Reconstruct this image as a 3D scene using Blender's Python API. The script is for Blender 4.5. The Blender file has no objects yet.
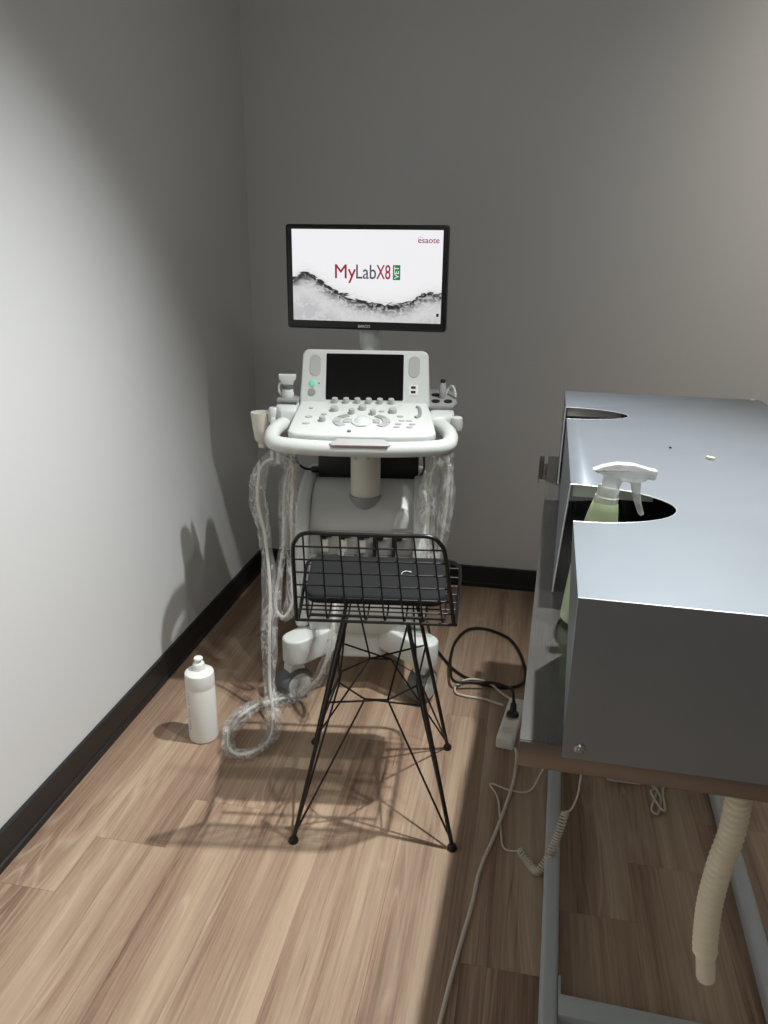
import bpy, bmesh, math, random
from mathutils import Matrix, Vector, noise as mnoise
random.seed(7)
S = bpy.context.scene
COL = S.collection
PI = math.pi
R = math.radians

# ------------------------------------------------------------------ camera
cam = bpy.data.objects.new('camera', bpy.data.cameras.new('camera'))
COL.objects.link(cam)
cam.data.sensor_fit = 'VERTICAL'
cam.data.sensor_height = 36.0
cam.data.lens = 770.0 / 1024.0 * 36.0
cam.data.clip_start = 0.02
cam.matrix_world = Matrix(((0.98204863, -0.07296928, 0.17394246, 0.0),
                           (0.18822085, 0.31852759, -0.9290388, 0.0),
                           (0.01238582, 0.94510087, 0.32654392, 1.5),
                           (0, 0, 0, 1)))
S.camera = cam

# ------------------------------------------------------------------ world and lamps
w = bpy.data.worlds.new('world'); S.world = w; w.use_nodes = True
w.node_tree.nodes['Background'].inputs[0].default_value = (0.5, 0.5, 0.5, 1)
w.node_tree.nodes['Background'].inputs[1].default_value = 0.1


def lamp(name, kind, loc, target, energy, color, size=0.03, spot=None, blend=0.5, size_y=None):
    l = bpy.data.lights.new(name, kind); l.energy = energy; l.color = color
    if kind == 'AREA':
        l.size = size
        if size_y: l.shape = 'RECTANGLE'; l.size_y = size_y
    else:
        l.shadow_soft_size = size
    if kind == 'SPOT':
        l.spot_size = R(spot); l.spot_blend = blend
    o = bpy.data.objects.new(name, l); COL.objects.link(o); o.location = loc
    o.rotation_euler = (Vector(target) - Vector(loc)).to_track_quat('-Z', 'Y').to_euler()
    return o


lamp('key_spot', 'SPOT', (0.42, 1.9, 2.85), (-0.72, 1.08, 0.0), 300, (0.985, 0.997, 1.0), 0.028, 87, 1.0)
lamp('second_spot', 'SPOT', (0.62, 1.2, 2.85), (-0.55, 1.05, 0.0), 85, (1.0, 0.985, 0.96), 0.04, 80, 1.0)
lamp('room_fill', 'AREA', (0.95, 0.7, 2.9), (0.95, 0.7, 0), 9, (1.0, 0.98, 0.95), 0.7, size_y=0.7)  # added fill, not a real fixture: lifts the cover top and back wall
lamp('rear_fill', 'AREA', (-0.2, -1.7, 2.9), (-0.2, -1.7, 0), 9, (0.97, 0.99, 1.0), 0.8, size_y=0.8)  # added fill behind the camera, brightens the cover front and hose
lamp('warm_spot', 'SPOT', (1.9, 1.9, 2.85), (1.7, 3.33, 2.0), 95, (1.0, 0.90, 0.80), 0.05, 88, 1.0)

S.view_settings.view_transform = 'Standard'
S.view_settings.look = 'None'
S.view_settings.gamma = 1.0
S.view_settings.use_curve_mapping = False
S.view_settings.exposure = 0.0

# ------------------------------------------------------------------ materials


def srgb(r, g, b):
    f = lambda c: (c / 255 / 12.92) if c / 255 <= 0.04045 else ((c / 255 + 0.055) / 1.055) ** 2.4
    return (f(r), f(g), f(b), 1.0)


def mat(name, color, rough=0.5, metal=0.0, bump=0.0, bscale=200.0, var=0.0, vscale=6.0, spec=0.5, emit=None, estr=1.0,
        aniso=None, sss=0.0):
    m = bpy.data.materials.new(name); m.use_nodes = True
    nt = m.node_tree; b = nt.nodes['Principled BSDF']
    b.inputs['Base Color'].default_value = color
    b.inputs['Roughness'].default_value = rough
    b.inputs['Metallic'].default_value = metal
    b.inputs['Specular IOR Level'].default_value = spec
    tc = nt.nodes.new('ShaderNodeTexCoord')
    if var > 0:
        n = nt.nodes.new('ShaderNodeTexNoise'); n.inputs['Scale'].default_value = vscale; n.inputs['Detail'].default_value = 5
        nt.links.new(tc.outputs['Object'], n.inputs['Vector'])
        r = nt.nodes.new('ShaderNodeValToRGB')
        r.color_ramp.elements[0].position = 0.3; r.color_ramp.elements[1].position = 0.7
        r.color_ramp.elements[0].color = tuple(c * (1 - var) for c in color[:3]) + (1,)
        r.color_ramp.elements[1].color = tuple(min(1, c * (1 + var)) for c in color[:3]) + (1,)
        nt.links.new(n.outputs['Fac'], r.inputs['Fac']); nt.links.new(r.outputs['Color'], b.inputs['Base Color'])
    if bump > 0:
        n = nt.nodes.new('ShaderNodeTexNoise'); n.inputs['Scale'].default_value = bscale; n.inputs['Detail'].default_value = 3
        if aniso:
            mp = nt.nodes.new('ShaderNodeMapping'); mp.inputs['Scale'].default_value = aniso
            nt.links.new(tc.outputs['Object'], mp.inputs['Vector']); nt.links.new(mp.outputs['Vector'], n.inputs['Vector'])
        else:
            nt.links.new(tc.outputs['Object'], n.inputs['Vector'])
        bp = nt.nodes.new('ShaderNodeBump'); bp.inputs['Strength'].default_value = bump; bp.inputs['Distance'].default_value = 0.002
        nt.links.new(n.outputs['Fac'], bp.inputs['Height']); nt.links.new(bp.outputs['Normal'], b.inputs['Normal'])
    if emit:
        b.inputs['Emission Color'].default_value = emit; b.inputs['Emission Strength'].default_value = estr
    return m


M = {}
M['wall'] = mat('wall_paint', srgb(213, 215, 215), 0.75, bump=0.12, bscale=350, var=0.012, vscale=2)
M['ceiling'] = mat('ceiling_paint', srgb(215, 214, 210), 0.8)
M['baseboard'] = mat('black_baseboard', srgb(30, 30, 31), 0.38, bump=0.05, bscale=90)
M['subfloor'] = mat('floor_joint', srgb(48, 36, 28), 0.8)
M['white_plastic'] = mat('white_machine_plastic', srgb(214, 219, 215), 0.4, bump=0.03, bscale=600)
M['offwhite'] = mat('warm_white_plastic', srgb(222, 220, 208), 0.4)
M['pale_grey'] = mat('pale_grey_plastic', srgb(182, 184, 180), 0.45)
M['grey_plastic'] = mat('grey_machine_plastic', srgb(150, 152, 150), 0.42, bump=0.03, bscale=400)
M['dark_grey'] = mat('dark_grey_rubber', srgb(100, 103, 106), 0.6)
M['black_plastic'] = mat('black_plastic', srgb(16, 16, 18), 0.4)
M['body_grey'] = mat('grey_body_panel', srgb(208, 210, 206), 0.42)
M['black_glass'] = mat('black_glass', srgb(6, 7, 9), 0.12)
M['chrome'] = mat('connector_metal', srgb(170, 170, 168), 0.3, 1.0)
M['red_line'] = mat('red_stripe', srgb(150, 50, 40), 0.5)
M['green_light'] = mat('green_power_light', srgb(140, 214, 184), 0.4, emit=srgb(60, 220, 160), estr=0.12)
M['wire'] = mat('black_painted_steel', srgb(15, 15, 16), 0.35)
M['cushion'] = mat('dark_slate_fabric', srgb(19, 22, 23), 0.9, bump=0.25, bscale=900, var=0.06, vscale=20)
M['bottle_white'] = mat('white_bottle_plastic', srgb(236, 238, 234), 0.42)
M['label_print'] = mat('grey_label_print', srgb(168, 172, 180), 0.5)
M['cable_white'] = mat('white_cable', srgb(222, 220, 212), 0.45)
M['cable_cream'] = mat('cream_cable', srgb(212, 204, 188), 0.5)
M['cable_black'] = mat('black_cable', srgb(14, 13, 13), 0.5)
M['strip_white'] = mat('white_power_strip', srgb(236, 235, 226), 0.45)
M['hose'] = mat('cream_corrugated_hose', srgb(240, 230, 204), 0.45)
M['cuff'] = mat('cream_hose_cuff', srgb(240, 234, 218), 0.4)
M['frame_paint'] = mat('grey_painted_steel', srgb(178, 184, 185), 0.42, bump=0.02, bscale=200)
M['mat_black'] = mat('matte_black', srgb(10, 10, 11), 0.9)
M['debris'] = mat('pale_scrap', srgb(215, 208, 190), 0.6)


def steel(name, col, rough, streak, metal=1.0):
    m = bpy.data.materials.new(name); m.use_nodes = True
    nt = m.node_tree; b = nt.nodes['Principled BSDF']
    b.inputs['Metallic'].default_value = metal
    tc = nt.nodes.new('ShaderNodeTexCoord'); mp = nt.nodes.new('ShaderNodeMapping'); mp.inputs['Scale'].default_value = streak
    n = nt.nodes.new('ShaderNodeTexNoise'); n.inputs['Scale'].default_value = 5; n.inputs['Detail'].default_value = 4
    nt.links.new(tc.outputs['Object'], mp.inputs['Vector']); nt.links.new(mp.outputs['Vector'], n.inputs['Vector'])
    mr = nt.nodes.new('ShaderNodeMapRange'); mr.inputs['To Min'].default_value = rough - 0.015; mr.inputs['To Max'].default_value = rough + 0.015
    nt.links.new(n.outputs['Fac'], mr.inputs['Value']); nt.links.new(mr.outputs['Result'], b.inputs['Roughness'])
    n2 = nt.nodes.new('ShaderNodeTexNoise'); n2.inputs['Scale'].default_value = 7; n2.inputs['Detail'].default_value = 3
    nt.links.new(tc.outputs['Object'], n2.inputs['Vector'])
    rp = nt.nodes.new('ShaderNodeValToRGB')
    rp.color_ramp.elements[0].position = 0.3; rp.color_ramp.elements[1].position = 0.75
    rp.color_ramp.elements[0].color = tuple(c * 0.93 for c in col[:3]) + (1,); rp.color_ramp.elements[1].color = col
    nt.links.new(n2.outputs['Fac'], rp.inputs['Fac']); nt.links.new(rp.outputs['Color'], b.inputs['Base Color'])
    return m


M['steel'] = steel('brushed_steel_cover', srgb(144, 152, 159), 0.40, (1.5, 90, 60), 0.60)
M['hem_glint'] = steel('painted_edge_glint', srgb(214, 216, 218), 0.34, (1, 1, 1), 0.5)  # hem steel made paler to paint in the rim highlight
M['steel_lip'] = mat('steel_table_lip', srgb(136, 132, 129), 0.33, 1.0)
M['steel_table'] = steel('brushed_steel_table', srgb(146, 145, 142), 0.27, (90, 1.5, 60), 0.9)


def clear(name, fac, tint, rough=0.15, white=0.5):
    """thin clear film: mostly see-through, part glossy and part milky"""
    m = bpy.data.materials.new(name); m.use_nodes = True
    nt = m.node_tree; b = nt.nodes['Principled BSDF']; out = nt.nodes['Material Output']
    b.inputs['Base Color'].default_value = tint; b.inputs['Roughness'].default_value = rough
    b.inputs['Specular IOR Level'].default_value = 0.8
    t = nt.nodes.new('ShaderNodeBsdfTransparent'); t.inputs[0].default_value = (0.97, 0.97, 0.96, 1)
    mx = nt.nodes.new('ShaderNodeMixShader')
    tc = nt.nodes.new('ShaderNodeTexCoord'); n = nt.nodes.new('ShaderNodeTexNoise')
    n.inputs['Scale'].default_value = 16; n.inputs['Detail'].default_value = 2; n.inputs['Distortion'].default_value = 0.8
    mp = nt.nodes.new('ShaderNodeMapping'); mp.inputs['Scale'].default_value = (1.5, 1.5, 0.55)
    nt.links.new(tc.outputs['Object'], mp.inputs['Vector']); nt.links.new(mp.outputs['Vector'], n.inputs['Vector'])
    # creases: thin ridges where the noise crosses its middle
    sb = nt.nodes.new('ShaderNodeMath'); sb.operation = 'SUBTRACT'; sb.inputs[1].default_value = 0.5; nt.links.new(n.outputs['Fac'], sb.inputs[0])
    ab = nt.nodes.new('ShaderNodeMath'); ab.operation = 'ABSOLUTE'; nt.links.new(sb.outputs[0], ab.inputs[0])
    mr = nt.nodes.new('ShaderNodeMapRange'); mr.inputs['From Min'].default_value = 0.0; mr.inputs['From Max'].default_value = 0.05
    mr.inputs['To Min'].default_value = min(1, fac * 3.6); mr.inputs['To Max'].default_value = fac
    nt.links.new(ab.outputs[0], mr.inputs['Value'])
    nt.links.new(mr.outputs['Result'], mx.inputs['Fac'])
    nt.links.new(t.outputs[0], mx.inputs[1]); nt.links.new(b.outputs[0], mx.inputs[2]); nt.links.new(mx.outputs[0], out.inputs[0])
    return m


M['film'] = clear('clear_plastic_sleeve', 0.135, srgb(235, 238, 238), 0.18)
M['trigger'] = clear('milky_trigger_plastic', 0.62, srgb(224, 227, 224), 0.25)
M['green_bottle'] = mat('pale_green_bottle_plastic', srgb(186, 204, 160), 0.3)


def wood():
    m = bpy.data.materials.new('oak_vinyl_plank'); m.use_nodes = True
    nt = m.node_tree; L = nt.links; b = nt.nodes['Principled BSDF']
    N = lambda t: nt.nodes.new(t)
    tc = N('ShaderNodeTexCoord'); oi = N('ShaderNodeObjectInfo')
    mul = N('ShaderNodeVectorMath'); mul.operation = 'MULTIPLY'; mul.inputs[1].default_value = (13.7, 29.3, 7.1)
    cmb = N('ShaderNodeCombineXYZ')
    for i in range(3): L.new(oi.outputs['Random'], cmb.inputs[i])
    L.new(cmb.outputs[0], mul.inputs[0])
    add = N('ShaderNodeVectorMath'); add.operation = 'ADD'
    L.new(tc.outputs['Object'], add.inputs[0]); L.new(mul.outputs[0], add.inputs[1])

    def nz(scale, detail, vec, dist=0.0, rough=0.55):
        mp = N('ShaderNodeMapping'); mp.inputs['Scale'].default_value = scale
        L.new(vec, mp.inputs['Vector'])
        n = N('ShaderNodeTexNoise'); n.inputs['Scale'].default_value = 1.0; n.inputs['Detail'].default_value = detail
        n.inputs['Distortion'].default_value = dist; n.inputs['Roughness'].default_value = rough
        L.new(mp.outputs[0], n.inputs['Vector']); return n.outputs['Fac']
    v = add.outputs[0]
    broad = nz((11, 0.5, 5), 2, v, 0.3)
    streak = nz((48, 0.9, 20), 2, v, 0.2)
    grain = nz((150, 3.0, 40), 6, v, 0.0, 0.78)
    cath = nz((5.5, 0.55, 3), 2, v, 0.2)

    def comb(a, wa, c, wc):
        x = N('ShaderNodeMath'); x.operation = 'MULTIPLY'; x.inputs[1].default_value = wa; L.new(a, x.inputs[0])
        y = N('ShaderNodeMath'); y.operation = 'MULTIPLY_ADD'; y.inputs[1].default_value = wc; L.new(c, y.inputs[0]); L.new(x.outputs[0], y.inputs[2])
        return y.outputs[0]

    def ridge(field, mult, width):
        # thin lines along the level curves of a smooth field
        a = N('ShaderNodeMath'); a.operation = 'MULTIPLY'; a.inputs[1].default_value = mult; L.new(field, a.inputs[0])
        fr = N('ShaderNodeMath'); fr.operation = 'FRACT'; L.new(a.outputs[0], fr.inputs[0])
        sb = N('ShaderNodeMath'); sb.operation = 'SUBTRACT'; sb.inputs[1].default_value = 0.5; L.new(fr.outputs[0], sb.inputs[0])
        ab = N('ShaderNodeMath'); ab.operation = 'ABSOLUTE'; L.new(sb.outputs[0], ab.inputs[0])
        mr = N('ShaderNodeMapRange'); mr.inputs['From Min'].default_value = 0.0; mr.inputs['From Max'].default_value = width
        mr.inputs['To Min'].default_value = 1.0; mr.inputs['To Max'].default_value = 0.0; L.new(ab.outputs[0], mr.inputs['Value'])
        return mr.outputs[0]

    def prod(a, c, k=1.0):
        x = N('ShaderNodeMath'); x.operation = 'MULTIPLY'; L.new(a, x.inputs[0])
        if isinstance(c, (int, float)): x.inputs[1].default_value = c
        else: L.new(c, x.inputs[1])
        if k == 1.0: return x.outputs[0]
        y = N('ShaderNodeMath'); y.operation = 'MULTIPLY'; y.inputs[1].default_value = k; L.new(x.outputs[0], y.inputs[0]); return y.outputs[0]

    def above(a, lo, hi):
        mr = N('ShaderNodeMapRange'); mr.inputs['From Min'].default_value = lo; mr.inputs['From Max'].default_value = hi; L.new(a, mr.inputs['Value']); return mr.outputs[0]
    f = comb(broad, 0.46, streak, 0.14)
    f = comb(f, 1.0, grain, 0.42)
    f = comb(f, 1.0, oi.outputs['Random'], 0.035)
    rp = N('ShaderNodeValToRGB'); cr = rp.color_ramp
    cr.elements[0].position = 0.36; cr.elements[0].color = srgb(106, 84, 70)
    cr.elements[1].position = 0.76; cr.elements[1].color = srgb(196, 175, 150)
    e = cr.elements.new(0.48); e.color = srgb(150, 124, 104)
    e = cr.elements.new(0.58); e.color = srgb(173, 150, 127)
    L.new(f, rp.inputs['Fac'])
    # pale cathedral lines and dark cracks along the grain, both patchy
    patch = nz((7, 0.8, 3), 2, v); patch2 = nz((16, 1.1, 5), 2, v, 0.3)
    pale = prod(ridge(cath, 26.0, 0.22), above(patch, 0.50, 0.62), 0.32)
    dark = prod(ridge(nz((24, 0.55, 9), 2, v, 0.2), 6.0, 0.075), above(patch2, 0.52, 0.62), 0.55)
    m1 = N('ShaderNodeMix'); m1.data_type = 'RGBA'; L.new(pale, m1.inputs['Factor']); L.new(rp.outputs['Color'], m1.inputs['A']); m1.inputs['B'].default_value = srgb(214, 196, 172)
    m2 = N('ShaderNodeMix'); m2.data_type = 'RGBA'; L.new(dark, m2.inputs['Factor']); L.new(m1.outputs['Result'], m2.inputs['A']); m2.inputs['B'].default_value = srgb(88, 66, 54)
    L.new(m2.outputs['Result'], b.inputs['Base Color'])
    b.inputs['Roughness'].default_value = 0.46; b.inputs['Specular IOR Level'].default_value = 0.35
    bp = N('ShaderNodeBump'); bp.inputs['Strength'].default_value = 0.08; bp.inputs['Distance'].default_value = 0.001
    L.new(grain, bp.inputs['Height']); L.new(bp.outputs[0], b.inputs['Normal'])
    return m


M['wood'] = wood()


def screen_material():
    m = bpy.data.materials.new('monitor_picture'); m.use_nodes = True
    nt = m.node_tree; L = nt.links; N = lambda t: nt.nodes.new(t)
    b = nt.nodes['Principled BSDF']
    b.inputs['Base Color'].default_value = (0.01, 0.01, 0.01, 1); b.inputs['Roughness'].default_value = 0.3
    tc = N('ShaderNodeTexCoord'); sp = N('ShaderNodeSeparateXYZ'); L.new(tc.outputs['Generated'], sp.inputs[0])
    fc = N('ShaderNodeFloatCurve'); cv = fc.mapping.curves[0]
    pts = [(0, .47), (.05, .515), (.10, .535), (.20, .43), (.35, .30), (.48, .235), (.60, .20), (.70, .205), (.80, .25), (.88, .325), (.93, .335), (1, .335)]
    cv.points[0].location = pts[0]; cv.points[1].location = pts[-1]
    for p in pts[1:-1]: cv.points.new(*p)
    fc.mapping.update()
    L.new(sp.outputs['X'], fc.inputs['Value'])

    def nz(scale, detail, dist=0.0):
        mp = N('ShaderNodeMapping'); mp.inputs['Scale'].default_value = scale; L.new(tc.outputs['Generated'], mp.inputs['Vector'])
        n = N('ShaderNodeTexNoise'); n.inputs['Scale'].default_value = 1; n.inputs['Detail'].default_value = detail; n.inputs['Distortion'].default_value = dist
        L.new(mp.outputs[0], n.inputs['Vector']); return n.outputs['Fac']

    def mth(op, a, c=None, d=None):
        x = N('ShaderNodeMath'); x.operation = op
        for i, q in enumerate((a, c, d)):
            if q is None: continue
            if isinstance(q, (int, float)): x.inputs[i].default_value = q
            else: L.new(q, x.inputs[i])
        return x.outputs[0]
    n1 = nz((11, 1, 22), 8, 1.2)
    d = mth('SUBTRACT', sp.outputs['Z'], fc.outputs[0])
    d = mth('MULTIPLY_ADD', n1, 0.13, mth('SUBTRACT', d, 0.065))
    rp = N('ShaderNodeValToRGB'); cr = rp.color_ramp
    dd = mth('MULTIPLY_ADD', d, 2.0, 0.7)          # 0.7 is the water line
    L.new(dd, rp.inputs['Fac'])
    cr.elements[0].position = 0.0; cr.elements[0].color = (0.50, 0.50, 0.51, 1)
    cr.elements[1].position = 1.0; cr.elements[1].color = (0.86, 0.85, 0.88, 1)
    for p, c in ((0.25, 0.62), (0.42, 0.55), (0.52, 0.30), (0.59, 0.10), (0.65, 0.012), (0.695, 0.02), (0.71, 0.70), (0.80, 0.82)):
        e = cr.elements.new(p); e.color = (c, c, c * 1.01, 1)
    # bright foam inside the water, bubbles
    n2 = nz((22, 1, 16), 5, 1.5)
    foam = N('ShaderNodeMapRange'); foam.inputs['From Min'].default_value = 0.50; foam.inputs['From Max'].default_value = 0.58; L.new(n2, foam.inputs['Value'])
    below = N('ShaderNodeMapRange'); below.inputs['From Min'].default_value = 0.70; below.inputs['From Max'].default_value = 0.62; L.new(dd, below.inputs['Value'])
    ff = mth('MULTIPLY', mth('MULTIPLY', foam.outputs[0], below.outputs[0]), 0.6)
    mx = N('ShaderNodeMix'); mx.data_type = 'RGBA'; L.new(ff, mx.inputs['Factor']); L.new(rp.outputs[0], mx.inputs['A']); mx.inputs['B'].default_value = (0.66, 0.66, 0.67, 1)
    b.inputs['Emission Strength'].default_value = 1.0
    L.new(mx.outputs['Result'], b.inputs['Emission Color'])
    return m


M['screen'] = screen_material()
for nm, c in (('ink_red', srgb(150, 28, 52)), ('ink_grey', srgb(74, 74, 78)), ('ink_green', srgb(22, 120, 62)), ('ink_white', srgb(232, 238, 232)), ('ink_maroon', srgb(140, 30, 56))):
    M[nm] = mat(nm, (0.01, 0.01, 0.01, 1), 0.4, emit=c, estr=1.0)
M['bezel_print'] = mat('bezel_print', srgb(205, 208, 208), 0.5)

# ------------------------------------------------------------------ helpers


def obj(name, bm, m, parent=None, smooth=True, angle=38):
    me = bpy.data.meshes.new(name)
    if isinstance(bm, bmesh.types.BMesh):
        bmesh.ops.recalc_face_normals(bm, faces=bm.faces); bm.to_mesh(me); bm.free()
    me.materials.append(M[m] if isinstance(m, str) else m)
    if smooth:
        me.shade_smooth(); me.set_sharp_from_angle(angle=R(angle))
    o = bpy.data.objects.new(name, me); COL.objects.link(o)
    if parent: o.parent = parent
    return o


def thing(name, label, cat, loc=(0, 0, 0), rz=0.0, group=None):
    o = bpy.data.objects.new(name, None); COL.objects.link(o); o.empty_display_size = 0.05
    o.location = loc; o.rotation_euler = (0, 0, rz)
    return tag(o, label, cat, group)


def tag(o, label, cat, group=None):
    o['label'] = label; o['category'] = cat
    if group: o['group'] = group
    return o


def struct(o):
    o['kind'] = 'structure'; return o


def rbox(c, s, bev=0.0, seg=2, mtx=None):
    bm = bmesh.new(); bmesh.ops.create_cube(bm, size=1.0)
    for v in bm.verts: v.co = Vector((v.co.x * s[0], v.co.y * s[1], v.co.z * s[2]))
    if bev > 0:
        bmesh.ops.bevel(bm, geom=list(bm.edges), offset=bev, segments=seg, profile=0.5, affect='EDGES')
    if mtx is not None: bm.transform(mtx)
    bm.transform(Matrix.Translation(c)); return bm


def join(*bms):
    out = bmesh.new()
    for b in bms:
        me = bpy.data.meshes.new('tmp'); b.to_mesh(me); b.free(); out.from_mesh(me); bpy.data.meshes.remove(me)
    return out


def prism(pts, h, bev=0.0, seg=2, mtx=None):
    """outline in x,y extruded to +z by h; bevel rounds the top and bottom rims"""
    bm = bmesh.new(); vs = [bm.verts.new((x, y, 0)) for x, y in pts]
    f = bm.faces.new(vs)
    r = bmesh.ops.extrude_face_region(bm, geom=[f])
    for v in r['geom']:
        if isinstance(v, bmesh.types.BMVert): v.co.z += h
    if bev > 0:
        ed = [e for e in bm.edges if abs(e.verts[0].co.z - e.verts[1].co.z) < 1e-6]
        bmesh.ops.bevel(bm, geom=ed, offset=bev, segments=seg, profile=0.5, affect='EDGES')
    if mtx is not None: bm.transform(mtx)
    return bm


def rrect(w, h, r, n=6, cx=0, cy=0):
    out = []
    for (sx, sy, a0) in ((1, 1, 0), (-1, 1, 90), (-1, -1, 180), (1, -1, 270)):
        for k in range(n + 1):
            a = R(a0 + 90 * k / n); out.append((cx + sx * (w / 2 - r) + r * math.cos(a), cy + sy * (h / 2 - r) + r * math.sin(a)))
    return out


def ellipse(rx, ry, n=24, cx=0, cy=0):
    return [(cx + rx * math.cos(2 * PI * k / n), cy + ry * math.sin(2 * PI * k / n)) for k in range(n)]


def smooth_path(pts, n=8, closed=False):
    P = [Vector(p) for p in pts]; out = []; m = len(P)
    for i in range(m if closed else m - 1):
        if closed: p0, p1, p2, p3 = P[i - 1], P[i], P[(i + 1) % m], P[(i + 2) % m]
        else: p0, p1, p2, p3 = P[max(i - 1, 0)], P[i], P[i + 1], P[min(i + 2, m - 1)]
        for k in range(n):
            t = k / n
            out.append(0.5 * (2 * p1 + (p2 - p0) * t + (2 * p0 - 5 * p1 + 4 * p2 - p3) * t * t + (3 * p1 - p0 - 3 * p2 + p3) * t ** 3))
    if not closed: out.append(P[-1])
    return out


def tube(pts, r, seg=8, closed=False, jitter=None, caps=True, flat=1.0):
    """sweep a ring along pts; r number or function of 0..1; jitter(i, k) scales radius; flat squashes one axis"""
    P = [Vector(p) for p in pts]; n = len(P); bm = bmesh.new(); rings = []
    up = None
    for i in range(n):
        if closed: t = P[(i + 1) % n] - P[i - 1]
        else: t = P[min(i + 1, n - 1)] - P[max(i - 1, 0)]
        t.normalize()
        if up is None:
            up = Vector((0, 0, 1)) if abs(t.z) < 0.9 else Vector((0, 1, 0))
        a = (up - t * up.dot(t))
        if a.length < 1e-6: a = t.orthogonal()
        a.normalize(); up = a; b = t.cross(a)
        rr = r(i / max(1, n - 1)) if callable(r) else r
        ring = []
        for k in range(seg):
            q = 2 * PI * k / seg; f = rr * (jitter(i, k) if jitter else 1.0)
            ring.append(bm.verts.new(P[i] + a * (math.cos(q) * f) + b * (math.sin(q) * f * flat)))
        rings.append(ring)
    for i in range(n if closed else n - 1):
        A, B = rings[i], rings[(i + 1) % n]
        for k in range(seg): bm.faces.new((A[k], A[(k + 1) % seg], B[(k + 1) % seg], B[k]))
    if caps and not closed:
        bm.faces.new(rings[0][::-1]); bm.faces.new(rings[-1])
    return bm


def lathe(prof, seg=24, mtx=None):
    bm = bmesh.new(); rings = []
    for r, z in prof:
        rings.append([bm.verts.new((r * math.cos(2 * PI * k / seg), r * math.sin(2 * PI * k / seg), z)) for k in range(seg)])
    for a, b in zip(rings, rings[1:]):
        for k in range(seg): bm.faces.new((a[k], a[(k + 1) % seg], b[(k + 1) % seg], b[k]))
    bm.faces.new(rings[0][::-1]); bm.faces.new(rings[-1])
    if mtx is not None: bm.transform(mtx)
    return bm


def frame_mtx(o, x, y):
    x = Vector(x).normalized(); y = Vector(y); y = (y - x * y.dot(x)).normalized(); z = x.cross(y)
    return Matrix(((x.x, y.x, z.x, o[0]), (x.y, y.y, z.y, o[1]), (x.z, y.z, z.z, o[2]), (0, 0, 0, 1)))


def text(name, body, height, m, parent, mtx, xs=1.0, depth=0.0006, width=None, spacing=1.0, shear=0.0, bold=0.0):
    """lettering as a mesh; x to the right, y up, centred on x; cap height = height; stretched to width"""
    cu = bpy.data.curves.new(name, 'FONT'); cu.body = body; cu.size = 1.0; cu.extrude = 0.0; cu.space_character = spacing; cu.shear = shear
    cu.resolution_u = 4
    t = bpy.data.objects.new(name, cu); COL.objects.link(t)
    dg = bpy.context.evaluated_depsgraph_get(); dg.update()
    me = bpy.data.meshes.new_from_object(t.evaluated_get(dg))
    bpy.data.objects.remove(t); bpy.data.curves.remove(cu)
    k = height / 0.69
    xa = [v.co.x for v in me.vertices]; x0, x1 = min(xa), max(xa)
    kx = k * xs if width is None else width / (x1 - x0)
    for v in me.vertices: v.co = Vector(((v.co.x - (x0 + x1) / 2) * kx, v.co.y * k, depth))
    if bold:                            # heavier strokes: the outline laid three times, shifted by a hair
        bm = bmesh.new()
        for q, (ox, oy) in enumerate(((-bold, 0), (bold, 0), (0, bold))):
            m2 = me.copy(); m2.transform(Matrix.Translation((ox, oy, q * 0.00003))); bm.from_mesh(m2); bpy.data.meshes.remove(m2)
        bm.to_mesh(me); bm.free()
    me.transform(mtx); me.materials.clear(); me.materials.append(M[m])
    o = bpy.data.objects.new(name, me); COL.objects.link(o); o.parent = parent; return o


# ------------------------------------------------------------------ room shell
XL, XR, YB, YF, ZC = -1.229, 2.7, 3.33, -2.4, 2.95
W = 0.12


def slab(name, x0, x1, y0, y1, z0, z1, m):
    return struct(obj(name, rbox(((x0 + x1) / 2, (y0 + y1) / 2, (z0 + z1) / 2), (x1 - x0, y1 - y0, z1 - z0)), m, smooth=False))


slab('wall_left', XL - W, XL, YF, YB, 0, ZC, 'wall')
slab('wall_back', XL - W, XR + W, YB, YB + W, 0, ZC, 'wall')
slab('wall_right', XR, XR + W, YF, YB, 0, ZC, 'wall')
slab('wall_front', XL - W, XR + W, YF - W, YF, 0, ZC, 'wall')
slab('ceiling', XL - W, XR + W, YF - W, YB + W, ZC, ZC + 0.1, 'ceiling')
floor = slab('floor', XL - W, XR + W, YF - W, YB + W, -0.06, -0.006, 'subfloor')

# planks: 198.5 mm wide, each column shifted by 0.19 m, laid along y
PW, PL, G = 0.1985, 1.14, 0.0002
cache = {}
for k in range(-8, 13):
    x0, x1 = 0.1415 + PW * k, 0.1415 + PW * (k + 1)
    x0, x1 = max(x0, XL), min(x1, XR)
    if x1 - x0 < 0.01: continue
    y = 1.49 + 0.19 * k - 6 * PL
    while y < YB:
        a, b = max(y, YF), min(y + PL, YB); y += PL
        if b - a < 0.01: continue
        key = (round(x1 - x0, 4), round(b - a, 4))
        if key not in cache:
            bm = rbox((0, 0, 0), (x1 - x0 - 2 * G, b - a - 2 * G, 0.006), 0.0004, 1)
            p = obj('plank', bm, 'wood', floor, smooth=False); cache[key] = p.data
        else:
            p = bpy.data.objects.new('plank', cache[key]); COL.objects.link(p); p.parent = floor
        p.location = ((x0 + x1) / 2, (a + b) / 2, -0.003)

# black baseboards with a small foot strip
prof = [(0, 0), (0.017, 0), (0.017, 0.018), (0.012, 0.022), (0.012, 0.097), (0.009, 0.10), (0, 0.10)]


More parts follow.
